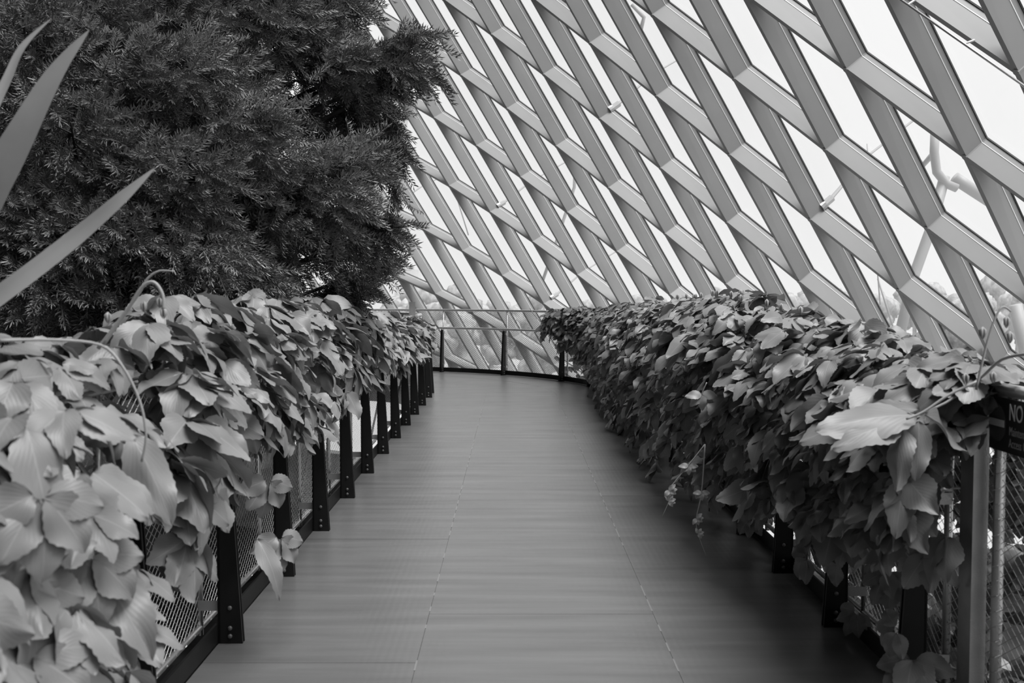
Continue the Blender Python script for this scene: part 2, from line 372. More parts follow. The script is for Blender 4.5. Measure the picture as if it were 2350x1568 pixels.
TOPR = 1.26
def railing(name, label, side, Xpost, svals, s_start, s_end, skip_net=()):
    """side=+1: left railing (inboard is +x).  Xpost = lateral of the post's outboard edge"""
    R = empty(name, (Xpost, s_start, 0)); tag(R, label, 'railing'); O = np.array([Xpost, s_start, 0.])
    def P(s, dX, z): x, y, _ = path(s, Xpost + dX*side); return np.array([x, y, z]) - O
    pm = post_mesh(side)
    for s in svals:
        x, y, lat = path(s, Xpost); ang = math.atan2(lat[1], lat[0])
        po = link('post', pm, R, Vector((x-O[0], y-O[1], 0))); po.rotation_euler = (0, 0, ang)
        for dx, z in ((.056, .035), (.056, .072), (.056, .165), (.030, .80)):
            bo = link('bolt', bolt_me, po, Vector((side*dx, 0, z)))
        m = MB(); m.tube([(side*.045, .02, .86), (side*.07, .02, .885)], .008, 6); build(m, 'rail_bracket', M['post'], po)
        # mesh-frame upright with its stand-off plate
        m = MB(); m.tube([P(s+.06, -.10, .02), P(s+.06, -.10, TOPR-.01)], .016, 10); fu = build(m, 'frame_upright', M['tube'], R, True)
        m = MB()
        a_, b_ = P(s+.03, -.10, 0), P(s+.03, .0, 0)
        for zz in (.165, .80):
            m = MB(); q = [P(s+.028, -.10, zz-.022), P(s+.028, .004, zz-.022), P(s+.036, .004, zz-.022), P(s+.036, -.10, zz-.022)]
            m.hexa(q+[v+np.array([0, 0, .045]) for v in q]); build(m, 'stand_off_plate', M['bar'], fu)
    def run(dX, z, r, nm, mt, s0=s_start, s1=s_end, k=12):
        n = max(2, int((s1-s0)/.35)); m = MB(); m.tube([P(s0+(s1-s0)*i/n, dX, z) for i in range(n+1)], r, k); return build(m, nm, M[mt], R, True)
    run(.075, .90, .021, 'handrail', 'tube', s0=max(s_start, svals[0]-.1) if side < 0 else s_start)
    run(-.10, TOPR, .023, 'top_rail', 'tube'); run(-.10, .055, .016, 'bottom_tube', 'tube')
    # kerb angle
    m = MB(); n = max(2, int((s_end-s_start)/.35))
    for i in range(n):
        s0, s1 = s_start+(s_end-s_start)*i/n, s_start+(s_end-s_start)*(i+1)/n
        q = [P(s0, -.012, .004), P(s0, -.001, .004), P(s1, -.001, .004), P(s1, -.012, .004)]
        if side < 0: q = [q[3], q[2], q[1], q[0]]
        m.hexa(q+[v+np.array([0, 0, .088]) for v in q])
    build(m, 'kerb_plate', M['post'], R)
    # net panels: crossing wires, one part per bay
    cuts = [s_start]+([3.44] if side < 0 else [])+[s+.06 for s in svals if s_start+.2 < s+.06 < s_end]+[s_end]
    cell_s, cell_z = .062, .040; z0, z1 = .06, TOPR-.01
    for c0, c1 in zip(cuts[:-1], cuts[1:]):
        if c1-c0 < .1: continue
        m = MB(); slope = cell_z/cell_s; Lz = z1-z0; dx = Lz/slope
        k0 = int((c0-dx)/cell_s)-1; k1 = int(c1/cell_s)+1; rr = .0011
        for sg in (1, -1):
            for k in range(k0, k1+1):
                b0 = k*cell_s
                if sg > 0: sa, sb = b0, b0+dx
                else: sa, sb = b0+dx, b0
                lo, hi = max(min(sa, sb), c0), min(max(sa, sb), c1)
                if hi-lo < .01: continue
                zf = lambda s: z0+(s-sa)/(sb-sa)*Lz
                steps = 1 if hi < Y0 else 3
                pts = [P(lo+(hi-lo)*i/steps, -.10, zf(lo+(hi-lo)*i/steps)) for i in range(steps+1)]
                m.tube(pts, rr*(1.9 if c0 > 14 else 1.15), 3, cap=False)
        build(m, 'wire_net', M['wire'], R)
        # lacing that ties the net round the tubes
        m = MB()
        for (dz, nm_) in ((.055, 0),):
            nn = int((c1-c0)/.03)
            pts = [P(c0+(c1-c0)*i/nn, -.10+.0185*math.cos(i*PI/2), dz+.0185*math.sin(i*PI/2)) for i in range(nn+1)]
            m.tube(pts, .0016, 3, cap=False)
        nn = int((z1-z0)/.018)
        for cc in (c1,):
            pts = [P(cc+.0185*math.cos(i*PI/2), -.10+.0185*math.sin(i*PI/2), z0+(z1-z0)*i/nn) for i in range(nn+1)]
            m.tube(pts, .0016, 3, cap=False)
        build(m, 'lacing', M['wire'], R)
    return R, P
lefts = [4.46-.55*0 - 1.085*k for k in (2, 1)] + [4.46+1.075*k for k in range(0, 12)] + [17.6, 18.8]
lefts = sorted(s for s in lefts if s < 30)
RLo, PL = railing('railing', 'left railing with dark tapered posts half covered by pale vine leaves', 1, -1.338, lefts, 1.0, 19.0)
rights = [3.78, 4.68, 5.6, 6.5, 7.45, 8.4, 9.35, 10.3, 11.25, 12.2, 13.2, 14.2, 15.2, 16.0]
for px, g in ((1355, 17.2), (1290, 18.4), (1157, 19.4), (1016, 20.2)):
    bs = min(np.linspace(16, S1, 800), key=lambda s: abs(topx(np.array([*path(s, 1.545)[:2], 0.]))[0]-px) + (0 if s < Y0+RR*1.3 else 1e3))
    rights.append(float(bs))
rights += [rights[-1]+1.5, rights[-1]+3.0]
rights = [s for s in rights if s < S1]
RRo, PRr = railing('railing', 'right railing that curves across the far end of the walkway', -1, 1.60, rights, 1.2, S1-.1)
# heavy flat upright and rounded rail corner at the near right, bolted to the railing
O = np.array(RRo.location)
m = MB(); m.box((1.635-O[0], 3.50-O[1], -.25), (1.690-O[0], 3.506-O[1], TOPR+.012)); m.box((1.635-O[0], 3.506-O[1], -.25), (1.641-O[0], 3.60-O[1], TOPR+.012))
m.box((1.641-O[0], 3.506-O[1], TOPR-.0), (1.690-O[0], 3.56-O[1], TOPR+.010))
fb = build(m, 'flat_upright', M['bar'], RRo)
m = MB(); m.tube([(1.672-O[0], 3.50-O[1], 1.125), (1.672-O[0], 3.485-O[1], 1.125)], .008, 8); build(m, 'bolt', M['bolt'], fb)
m = MB(); m.tube([(1.698-O[0], 3.44-O[1], -.2), (1.698-O[0], 3.44-O[1], TOPR)], .019, 12); build(m, 'frame_upright', M['bar'], RRo, True)
m = MB(); pts = [(1.698-O[0]+.022*math.cos(i*PI/3), 3.44-O[1]+.022*math.sin(i*PI/3), -.2+i*.009) for i in range(160)]; m.tube(pts, .0016, 4, cap=False); build(m, 'lacing', M['wire'], RRo)
m = MB(); m.tube([(1.60-O[0], 3.74-O[1], .855), (1.665-O[0], 3.74-O[1], .855)], .013, 10); m.tube([(1.665-O[0], 3.74-O[1], .855), (1.76-O[0], 3.74-O[1], .855)], .004, 6); build(m, 'cross_pin', M['tube'], RRo, True)
# end frame of the far left panel
O = np.array(RLo.location)
m = MB(); q = at(946, 716, 14.2); m.box((q[0]-.045-O[0], 14.2-O[1], 1.0), (q[0]+.045-O[0], 14.215-O[1], at(946, 693, 14.2)[2])); build(m, 'end_plate', M['bar'], RLo)

# prohibition sign tied to the net at the near right
sg = empty('sign', (1.668, 3.085, 1.15)); tag(sg, 'black sign with a barred disc and white NO lettering on the near right railing', 'sign')
m = MB(); m.box((0, -.40, -.095), (.006, .375, .088)); build(m, 'board', M['signboard'], sg)
m = MB(); seg = 32; yc, zc, r = .318, .0, .064
V = [(-.002, yc+r*.93*math.cos(2*PI*j/seg), zc+r*math.sin(2*PI*j/seg)) for j in range(seg)]; V += [(0.0, v[1], v[2]) for v in V]
m.add(V, [tuple(range(seg))]+[(j, (j+1) % seg, (j+1) % seg+seg, j+seg) for j in range(seg)]); build(m, 'disc', M['disc'], sg)
m = MB(); m.box((-.004, yc-.052, zc-.012), (-.002, yc+.052, zc+.012)); build(m, 'disc_bar', M['letter'], sg)
def text(body, y, z, size, m_, sx=.8):
    cu = bpy.data.curves.new('t', 'FONT'); cu.body = body; cu.size = size; cu.extrude = .0006; cu.space_character = 1.0
    o = bpy.data.objects.new('t', cu); C.objects.link(o)
    dg = bpy.context.evaluated_depsgraph_get(); me = bpy.data.meshes.new_from_object(o.evaluated_get(dg))
    bpy.data.objects.remove(o); me.name = 'lettering'; me.materials.clear(); me.materials.append(m_)
    w = link('lettering', me, sg, Vector((-.003, y, z))); w.rotation_euler = (PI/2, 0, -PI/2); w.scale = (sx, 1, 1); return w
text('NO ENTRY', .235, .018, .080, M['letter'], .72)
text('Maintenance', .232, -.032, .042, M['letter2'], .72)
text('Access Only', .232, -.072, .042, M['letter2'], .72)

# ---------------------------------------------------------------- vine leaves
def leaf_template(nl, nw, seed, L=1.0, wid=.62, curl=.25, serr=.045):
    r = np.random.default_rng(seed); V = []; UV = []
    cup = r.uniform(-.45, .2); tw = r.uniform(-.45, .45); wav = r.uniform(.02, .075); ph = r.uniform(0, 6)
    for i in range(nl+1):
        t = i/nl
        half = wid/2*(t**.68)*((1-t)**1.02)/.318
        if i == 0: half = .012
        if i == nl: half = .0
        for j in range(nw+1):
            u = j/nw*2-1; e = abs(u)
            x = half*u
            if e > .99 and 0 < i < nl: x += math.copysign(serr*(1 if i % 2 else -.5), u)
            y = t*L + (.02*e if i else 0)
            z = -curl*t*t + cup*abs(x)*.9 + wav*math.sin(9*t+ph)*e + tw*x*t*.8 + (.01 if e < .01 else 0)
            V.append((x, y, z)); UV.append((.5+u*.5, t))
    T = []
    for i in range(nl):
        for j in range(nw):
            a = i*(nw+1)+j; T += [(a, a+1, a+nw+2), (a, a+nw+2, a+nw+1)]
    return np.array(V), np.array(T), np.array(UV)
HI = [leaf_template(18, 6, s, wid=w, curl=c) for s, w, c in ((1, .60, .22), (2, .66, .38), (3, .54, .15), (4, .70, .30), (5, .58, .55), (6, .63, .1))]
LO = [leaf_template(6, 2, s+10, wid=w, curl=c, serr=.03) for s, w, c in ((1, .62, .22), (2, .66, .4), (3, .56, .12), (4, .6, .6))]
def frames(D, N):
    """rows: leaf axis D (its length), face normal ~N -> 3x3 with columns x,y,z"""
    D = D/np.linalg.norm(D, axis=1)[:, None]; N = N-(N*D).sum(1)[:, None]*D; N /= np.linalg.norm(N, axis=1)[:, None]+1e-9
    X = np.cross(D, N); return np.stack([X, D, N], 2)
def scatter_mesh(name, P, Fm, S, temps, m, which=None):
    VV, TT, UU = [], [], []; off = 0
    which = rng.integers(0, len(temps), len(P)) if which is None else which
    for k, tpl in enumerate(temps):
        sel = np.where(which == k)[0]
        if not len(sel): continue
        V, T_, U = tpl
        W = np.einsum('nij,vj->nvi', Fm[sel], V)*S[sel][:, None, None]+P[sel][:, None, :]
        nv = len(V); VV.append(W.reshape(-1, 3)); UU.append(np.tile(U, (len(sel), 1)))
        TT.append((T_[None]+(off+np.arange(len(sel))*nv)[:, None, None]).reshape(-1, 3)); off += nv*len(sel)
    return big_mesh(name, np.concatenate(VV), np.concatenate(TT), m, np.concatenate(UU))
leaf_me = []
for V, T_, U in HI: leaf_me.append(big_mesh('leaf', V, T_, M['leaf'], U))
from mathutils import Matrix
def as_matrix(Fm, p, s, w=1.):
    Fm = Fm @ np.diag([w, 1., 1.])
    Mx = Matrix(((Fm[0][0]*s, Fm[0][1]*s, Fm[0][2]*s, p[0]), (Fm[1][0]*s, Fm[1][1]*s, Fm[1][2]*s, p[1]), (Fm[2][0]*s, Fm[2][1]*s, Fm[2][2]*s, p[2]), (0, 0, 0, 1)))
    return Mx
def interp(x, xs, ys): return np.interp(x, xs, ys)

def vine(label, side, ncl, s0, s1, top, bot, Xin, Xtop, Xout, seed, sbias=1.0, extra=None):
    """clusters of five leaflets over a mound draped on a rail.  side=+1 left railing."""
    r = np.random.default_rng(seed)
    root = empty('climbing_vine', (Xtop(5.), 5., 0)); tag(root, label, 'vine'); O = np.array(root.location)
    P, D, N, S = [], [], [], []
    for _ in range(ncl):
        t = r.random()**sbias; s = s0+(s1-s0)*t
        layer = r.random()
        tp, bt = float(top(s)), float(bot(s))
        tp += .05*noise.noise(Vector((s*1.7, side*3, 0))); bt += .16*noise.noise(Vector((s*2.3, side*7, 1)))+.06*noise.noise(Vector((s*6, side, 3)))
        xi, xt, xo = Xin(s), Xtop(s), Xout(s)
        xi += side*.09*noise.noise(Vector((s*1.9, 5, side)))
        phi = r.uniform(0, 1.0)                                # 0 inner hem .. .55 crest .. 1 outer
        if phi < .55:
            q = phi/.55; z = bt+(tp-bt)*math.sin(q*PI/2)**.9; e = 1-(1-q)**2.2 if False else q
            X = xi+(xt-xi)*(1-math.cos(max(0, (q-.35)/.65)*PI/2))
            nrm = np.array([side*math.cos(q*PI/2*.95), 0, math.sin(q*PI/2*.95)+.15])
        else:
            q = (1-phi)/.45; bo = bt+.25 if side > 0 else -.25; z = bo+(tp-bo)*math.sin(q*PI/2)**.9
            X = xo+(xt-xo)*(1-math.cos(q*PI/2)); nrm = np.array([-side*math.cos(q*PI/2*.95), 0, math.sin(q*PI/2*.95)+.15])
        depth = (r.uniform(0, .07) if layer < .6 else r.uniform(.10, .28))
        x, y, lat = path(s, X); la = np.array([lat[0], lat[1], 0]); fw = np.array([-lat[1], lat[0], 0])
        n = nrm[0]*la+np.array([0, 0, nrm[2]]); n /= np.linalg.norm(n)
        n = n+r.normal(0, .32, 3); n /= np.linalg.norm(n)
        p = np.array([x, y, z])-n*depth+n*r.normal(.02, .03)
        # cluster: hanging direction
        down = np.array([0, 0, -1.]); side_d = la*side
        n0 = n; n = n*.62+np.array([0, 0, r.uniform(.25, .95)]); n /= np.linalg.norm(n)      # blades shingle outwards like eaves
        g = down*.75 + n0*.75 + side_d*.25 + fw*r.normal(-.15, .42)
        g = g-(g@n)*n; g /= np.linalg.norm(g)
        b2 = np.cross(n, g); L = r.uniform(.125, .225)
        if extra: L *= extra(s)
        k = 5 if layer < .55 else 3
        for j in range(k):
            a = (j-(k-1)/2)*r.uniform(.55, .72)+r.normal(0, .12)
            d = math.cos(a)*g+math.sin(a)*b2+n*r.uniform(-.1, .15)
            droop = down*r.uniform(.0, .4); d = d+droop
            nn = n+r.normal(0, .33, 3)+(math.sin(a)*b2)*.25
            P.append(p+d*.02); D.append(d); N.append(nn); S.append(L*(1-.12*abs(j-(k-1)/2))*r.uniform(.85, 1.12))
    P, D, N, S = map(np.array, (P, D, N, S))
    Fm = frames(D, N); q = topx(P)
    inframe = (q[:, 0] > -120) & (q[:, 0] < 2470) & (q[:, 1] > 400) & (q[:, 1] < 1700) & (q[:, 2] > .8)
    facing = ((EYE-P)*N).sum(1)/np.linalg.norm(EYE-P, axis=1)/np.linalg.norm(N, axis=1)
    score = np.where(inframe, S/np.maximum(q[:, 2], .5), 0)*(np.abs(facing)+.3)
    score = np.where(facing > -.1, score, 0)
    order = np.argsort(-score)[:255 if side > 0 else 150]; picked = np.zeros(len(P), bool); picked[order] = True
    for i in order:
        o = link('leaf', leaf_me[int(r.integers(len(leaf_me)))], root); o.matrix_basis = as_matrix(Fm[i], P[i]-O, S[i])
    near = (~picked) & (q[:, 2] < 6.5); far = (~picked) & ~near
    V = P-O
    for sel, tpl in ((near, HI), (far, LO)):
        if sel.sum(): tag(link('foliage', scatter_mesh('foliage', V[sel], Fm[sel], S[sel], tpl, M['leaf']), root), kind='stuff')
    return root, O

# left vine
ltop = lambda s: interp(s, [0, 1.6, 2.5, 3.1, 4.0, 6.2, 8.5, 10.8, 13.6, 15.5], [1.45, 1.47, 1.44, 1.42, 1.55, 1.54, 1.47, 1.34, 1.22, 1.18])
lbot = lambda s: interp(s, [0, 2.1, 2.6, 3.1, 4.2, 6, 8, 9, 10.2, 11.2, 13, 15.5], [.35, .42, .62, .78, .90, .88, .88, .96, 1.0, .86, .84, .9])
VL, VLO = vine('pale leafy vine mounded over the left railing', 1, 1250, .9, 14.6, ltop, lbot,
               lambda s: interp(s, [0, 2, 4, 8, 15], [-1.0, -1.02, -1.12, -1.16, -1.2]), lambda s: -1.42, lambda s: -1.75, 3, sbias=1.25)
# right vine: hangs to the deck farther on, follows the railing round the bend
rtop = lambda s: interp(s, [0, 3.3, 3.9, 4.8, 5.8, 7.4, 10, 14, 16, 19, 21], [1.2, 1.30, 1.36, 1.40, 1.47, 1.58, 1.52, 1.44, 1.38, 1.28, 1.2])
rbot = lambda s: interp(s, [0, 3.4, 4.6, 6.0, 7.5, 9, 14, 16, 17.5, 18.8, 21], [.9, .78, .55, .42, .28, .14, .10, .10, .5, .85, .95])
VR, VRO = vine('dark leafy vine hanging over the right railing down to the deck', -1, 3050, 3.45, 18.9, rtop, rbot,
               lambda s: interp(s, [0, 4, 6, 9, 13, 16, 17.5, 19], [1.42, 1.40, 1.30, 1.26, 1.27, 1.30, 1.50, 1.58]), lambda s: 1.74, lambda s: 2.1, 5, sbias=1.15)
# sparse shaded sprays low behind the right net
def loose_leaves(root, O, clusters, L=.13, m=None):
    for (p, g, n, sc) in clusters:
        p, g, n = np.array(p, float), np.array(g, float), np.array(n, float); g = g/np.linalg.norm(g); b2 = np.cross(n, g); b2 /= np.linalg.norm(b2)
        for j in range(5):
            a = (j-2)*.62; d = math.cos(a)*g+math.sin(a)*b2; nn = n+.25*math.sin(a)*b2
            Fm = frames(d[None], nn[None])[0]; o = link('leaf', leaf_me[(j*2+int(sc*100)) % 6], root)
            o.matrix_basis = as_matrix(Fm, p-O+d*.015, L*sc*(1-.1*abs(j-2)))
r = np.random.default_rng(11)
cl = []
for k in range(24):
    s = r.uniform(3.5, 8.5); z = r.uniform(.1, .75)
    cl.append(((1.5+r.uniform(-.1, .2), s, z), (-.5, r.normal(0, .5), -.6), (-.7, -.6, .4), r.uniform(.8, 1.3)))
# the big palmate leaf in front of the flat upright
loose_leaves(VR, VRO, cl)
def set_leaf(root, O, base, tip, n, k, me=None, w=.72):
    b, t = at(*base), at(*tip); d = t-b; Fm = frames(d[None], np.array([n], float))[0]
    o = link('leaf', me or leaf_me[k], root); o.matrix_basis = as_matrix(Fm, b-O, float(np.linalg.norm(d)), w)
for base, tip, n, k in (((2105, 955, 3.35), (1885, 950, 3.30), (-.1, -.45, .9), 0), ((2110, 945, 3.37), (1960, 905, 3.5), (-.1, -.5, .9), 4), ((2070, 962, 3.34), (1915, 1015, 3.25), (-.1, -.6, .8), 5),
                        ((2072, 975, 3.33), (2048, 1120, 3.26), (-.75, -.75, .3), 2), ((2108, 968, 3.33), (2114, 1086, 3.24), (-.1, -.9, .55), 1), ((2120, 955, 3.34), (2250, 1025, 3.38), (-.2, -.5, .85), 3)):
    set_leaf(VR, VRO, base, tip, n, k)
# low foreground sprays on the left
cl = []
for px, py, Y, g, n in ((60, 1330, 2.1, (.1, -.3, -1), (.7, -.6, .3)), (200, 1270, 2.25, (.4, -.2, -1), (.7, -.6, .3)), (90, 1130, 2.0, (.3, -.3, -1), (.7, -.6, .3)),
                        (60, 1500, 2.0, (.5, -.2, -.8), (.6, -.6, .5)), 
                        (615, 1100, 4.3, (0, -.1, -1), (.7, -.7, .2)), (640, 1230, 4.35, (.2, -.2, -1), (.7, -.6, .3))):
    cl.append((at(px, py, Y), g, n, 1.05))
loose_leaves(VL, VLO, cl, .15)
for base, tip, n, k in (((60, 980, 2.1), (125, 1205, 2.0), (.6, -.75, .35), 0), ((20, 1140, 2.0), (10, 1370, 1.92), (.65, -.7, .2), 1), ((215, 1290, 2.35), (350, 1480, 2.25), (.35, -.7, .6), 3),
                        ((225, 1300, 2.36), (205, 1480, 2.28), (.5, -.85, .1), 2), ((150, 1370, 2.2), (30, 1480, 2.15), (.2, -.8, .6), 4), ((160, 1370, 2.2), (155, 1500, 2.15), (.6, -.8, .3), 5),
                        ((300, 1000, 2.6), (405, 1165, 2.52), (.55, -.75, .4), 1), ((590, 1240, 4.2), (660, 1335, 4.1), (.7, -.7, .3), 4), ((195, 1290, 2.3), (160, 1370, 2.25), (.3, -.9, .3), 0)):
    b, t = at(*base), at(*tip); d = t-b; Fm = frames(d[None], np.array([n], float))[0]
    o = link('leaf', leaf_me[k], VL); o.matrix_basis = as_matrix(Fm, b-VLO, float(np.linalg.norm(d)), .68)

def stem(root, O, pts, r, nm='stem', mt='stem'):
    # smooth through the points
    P = [np.array(p, float) for p in pts]; out_ = []
    for i in range(len(P)-1):
        p0, p1, p2, p3 = P[max(i-1, 0)], P[i], P[i+1], P[min(i+2, len(P)-1)]
        for t in (0, .25, .5, .75):
            out_.append(.5*((2*p1)+(-p0+p2)*t+(2*p0-5*p1+4*p2-p3)*t*t+(-p0+3*p1-3*p2+p3)*t**3))
    out_.append(P[-1]); n = len(out_)
    rr = np.linspace(r[0], r[1], n) if hasattr(r, '__len__') else r
    m = MB(); m.tube([p-O for p in out_], rr, 7); return build(m, nm, M[mt], root, True)
# woody stems inside the vines
for k in range(7):
    y0 = 1.5+k*1.8; stem(VL, VLO, [(-1.5, y0, .05), (-1.42+r.normal(0, .04), y0+.2, .6), (-1.4, y0+.5, 1.1), (-1.4, y0+1.2, 1.25), (-1.38, y0+2.2, 1.28)], (.012, .006))
for k in range(8):
    y0 = 4.+k*1.7; stem(VR, VRO, [(1.78, y0, .0), (1.66, y0+.1, .45), (1.7, y0+.3, .9), (1.72, y0+.6, 1.2), (1.72, y0+1.8, 1.27)], (.016, .007))
stem(VR, VRO, [at(1925, 1350, 4.8), at(1800, 1130, 4.9), at(1790, 1010, 5.0), at(1850, 900, 5.1)], (.014, .008))
# young shoots and tendrils above the hedges
stem(VL, VLO, [at(225, 800, 3.0), at(270, 740, 3.0), at(318, 675, 3.0), at(338, 640, 3.0), at(365, 622, 3.0), at(400, 623, 3.0)], (.006, .002), 'tendril', 'young')
stem(VL, VLO, [at(235, 795, 2.95), at(290, 715, 2.95), at(325, 660, 2.95), at(352, 648, 2.95), at(372, 675, 2.95), at(375, 712, 2.95)], (.005, .006), 'tendril', 'young')
stem(VL, VLO, [at(0, 782, 2.2), at(120, 780, 2.3), at(230, 792, 2.4), at(280, 840, 2.4), at(320, 920, 2.4), at(335, 1000, 2.4), at(325, 1060, 2.4)], (.004, .003), 'tendril', 'young')
stem(VR, VRO, [at(2240, 895, 3.2), at(2262, 800, 3.2), at(2280, 740, 3.2), at(2300, 705, 3.2), at(2320, 715, 3.2)], (.0042, .003), 'tendril', 'young')
stem(VR, VRO, [at(2245, 875, 3.3), at(2180, 905, 3.3), at(2120, 945, 3.3), at(2080, 962, 3.3)], (.005, .004), 'tendril', 'young')
stem(VR, VRO, [at(2080, 962, 3.4), at(2170, 925, 3.4), at(2250, 868, 3.4), at(2300, 825, 3.3), at(2360, 812, 3.2)], (.004, .006), 'tendril', 'young')
def buds(root, O, pts, size):
    for p in pts:
        p = np.array(p, float); m = MB()
        for j in range(4):
            a = j*PI/2+r.uniform(0, 1); o_ = np.array([math.cos(a), math.sin(a), 0])*size*.28
            m.tube([p-O+np.array([0, 0, size*.5]), p-O+o_+np.array([0, 0, size*.1]), p-O+o_*.9-np.array([0, 0, size*.5]), p-O+o_*.3-np.array([0, 0, size])], [size*.06, size*.2, size*.17, size*.02], 6)
        build(m, 'bud', M['young'], root, True)
buds(VL, VLO, [at(366, 690, 2.95), at(375, 715, 2.95), at(330, 700, 2.95), at(247, 725, 3.0)], .022)
buds(VR, VRO, [at(2255, 760, 3.2), at(2280, 862, 3.3), at(2216, 866, 3.3), at(2310, 735, 3.2), at(2318, 770, 3.2)], .026)
for k in range(16):
    s = r.uniform(5.5, 9.5); buds(VR, VRO, [(1.62+r.normal(0, .08), s, float(rtop(s))+.03)], .035)
# young hanging sprays at the hem of the right vine
def spray(px_pts, Y, sc):
    P = [at(x, y, Y) for x, y in px_pts]; stem(VR, VRO, P, (.004, .0012), 'tendril', 'young')
    for i, p in enumerate(P[1:-1]):
        for j in range(5):
            a = (j-2)*.75+i; d = np.array([math.sin(a), -.25, -math.cos(a)*.8]); Fm = frames(d[None], np.array([[-.2, -.9, .3]]))[0]
            o = link('leaf', young_me[j % 2], VR); o.matrix_basis = as_matrix(Fm, p-VRO, .72*sc*(1-.14*i))
young_me = [big_mesh('leaf', *leaf_template(10, 4, s, wid=.55, curl=.3)[:2], M['young'], leaf_template(10, 4, s, wid=.55, curl=.3)[2]) for s in (31, 32)]
spray([(1618, 1020), (1580, 1068), (1535, 1125), (1535, 1150), (1520, 1185)], 5.6, .075)
spray([(1618, 1020), (1610, 1130), (1598, 1190), (1602, 1225), (1620, 1275)], 5.6, .065)
spray([(1622, 878), (1610, 905), (1600, 930)], 5.9, .13)
# thin creeper that crosses the gap of the far railing
stem(VR, VRO, [at(1216, 708, 19), at(1240, 738, 18.8), at(1270, 748, 18.6), at(1305, 742, 18.3)], (.008, .008), 'tendril', 'young')

# ---------------------------------------------------------------- conifer
def sprig_template(seed, n=50, L=.23, nl=.070):
    r = np.random.default_rng(seed); V, T_ = [], []
    bend = r.normal(0, .12, 2)
    ax = lambda t: np.array([bend[0]*t*t*L*2, t*L, bend[1]*t*t*L*2-.03*t*t])
    for i in range(n):
        t = .06+.94*(i/n)**.9; a = i*2.4+r.normal(0, .25); ln = nl*(1-.35*t)*r.uniform(.8, 1.15)
        if t > .97: ln *= .8
        fwd = .28+.6*t+r.normal(0, .08)
        rad = np.array([math.cos(a), 0, math.sin(a)*.75+.15]); d = rad+np.array([0, fwd, 0]); d /= np.linalg.norm(d)
        s_ = np.cross(d, rad); s_ /= np.linalg.norm(s_)+1e-9; w = .0041
        b = ax(t); k = len(V); c = d*.5*ln+rad*.004
        V += [b, b+c+s_*w, b+d*ln-rad*.006+np.array([0, .004, 0]), b+c-s_*w]; T_ += [(k, k+1, k+2), (k, k+2, k+3)]
    ring = len(V)
    for t in (0, .5, 1):
        for j in range(3):
            V.append(ax(t)+.0035*(1.2-t)*np.array([math.cos(j*2.1), 0, math.sin(j*2.1)]))
    for i in range(2):
        for j in range(3):
            a, b = ring+i*3+j, ring+i*3+(j+1) % 3; T_ += [(a, b, b+3), (a, b+3, a+3)]
    return np.array(V), np.array(T_), np.zeros((len(V), 2))
SPR = [sprig_template(s) for s in range(6)]
spr_me = [big_mesh('sprig', V, T_, M['needle'], U, smooth=False) for V, T_, U in SPR]
tree = empty('conifer_tree', (-4.2, 9.0, -3.0)); tag(tree, 'dark dense conifer with needle sprigs reaching over the left railing', 'tree'); TO = np.array(tree.location)
m = MB(); m.tube([(0, 0, 0), (.05, 0, 3), (-.1, .1, 6), (.1, 0, 9.5)], [.24, .2, .15, .05], 12); build(m, 'trunk', M['bark'], tree, True)
# boughs: centre (seen at pixel), distance, radii in metres, axis (direction in which the bough grows)
B = []
def bough(px, py, Y, rx, ry, rz, ax, n): B.append((at(px, py, Y), np.array([rx, ry, rz]), np.array(ax, float), n))
bough(60, 110, 6.6, .55, .5, .40, (.3, -.7, .3), 230); bough(250, 60, 7.2, .60, .5, .38, (.6, -.5, .3), 220)
bough(420, 190, 6.7, .52, .5, .32, (.8, -.4, .25), 300); bough(560, 330, 6.6, .42, .4, .30, (.8, -.4, .05), 240)
bough(560, 60, 7.3, .55, .5, .38, (.8, -.3, .2), 240); bough(700, 60, 7.6, .45, .4, .40, (.7, -.3, .3), 200)
bough(740, 200, 8.0, .42, .4, .50, (.7, -.2, -.2), 190); bough(840, 170, 7.4, .38, .3, .22, (.9, -.2, .15), 190)
bough(930, 115, 7.3, .17, .16, .13, (.9, -.2, .4), 55); bough(925, 165, 7.2, .16, .15, .10, (.9, -.2, -.25), 45)
bough(845, 280, 7.8, .26, .25, .38, (.5, -.2, -.8), 150); bough(900, 340, 7.7, .10, .10, .22, (.3, -.1, -1), 40)
bough(760, 440, 7.0, .34, .35, .34, (.8, -.4, .45), 220); bough(830, 380, 7.1, .20, .2, .18, (.8, -.3, .5), 90)
bough(640, 480, 6.9, .34, .4, .26, (.8, -.3, .1), 170); bough(800, 540, 7.6, .28, .3, .22, (.8, -.2, -.4), 150); bough(860, 535, 7.5, .16, .15, .11, (.9, -.2, 0), 60)
bough(640, 590, 7.4, .42, .4, .18, (.8, -.3, -.2), 170); bough(820, 655, 8.0, .22, .2, .13, (.9, -.2, .3), 90); bough(770, 690, 8.0, .16, .2, .10, (.6, -.2, -.2), 50)
bough(400, 420, 6.3, .50, .5, .32, (.7, -.5, .15), 280); bough(170, 330, 6.3, .50, .5, .40, (.3, -.8, .2), 260)
bough(60, 520, 6.1, .42, .5, .36, (.2, -.8, 0), 200); bough(240, 560, 6.0, .50, .5, .28, (.5, -.7, 0), 260); bough(430, 590, 6.2, .46, .5, .24, (.7, -.6, -.1), 240)
bough(120, 680, 5.9, .42, .5, .24, (.2, -.8, -.2), 180); bough(330, 700, 6.0, .45, .4, .20, (.4, -.7, -.2), 180); bough(540, 650, 6.6, .40, .4, .16, (.7, -.5, -.3), 150)
bough(350, -90, 7.4, .9, .6, .35, (.6, -.5, .3), 200); bough(730, -60, 7.8, .5, .5, .3, (.7, -.2, .3), 120)
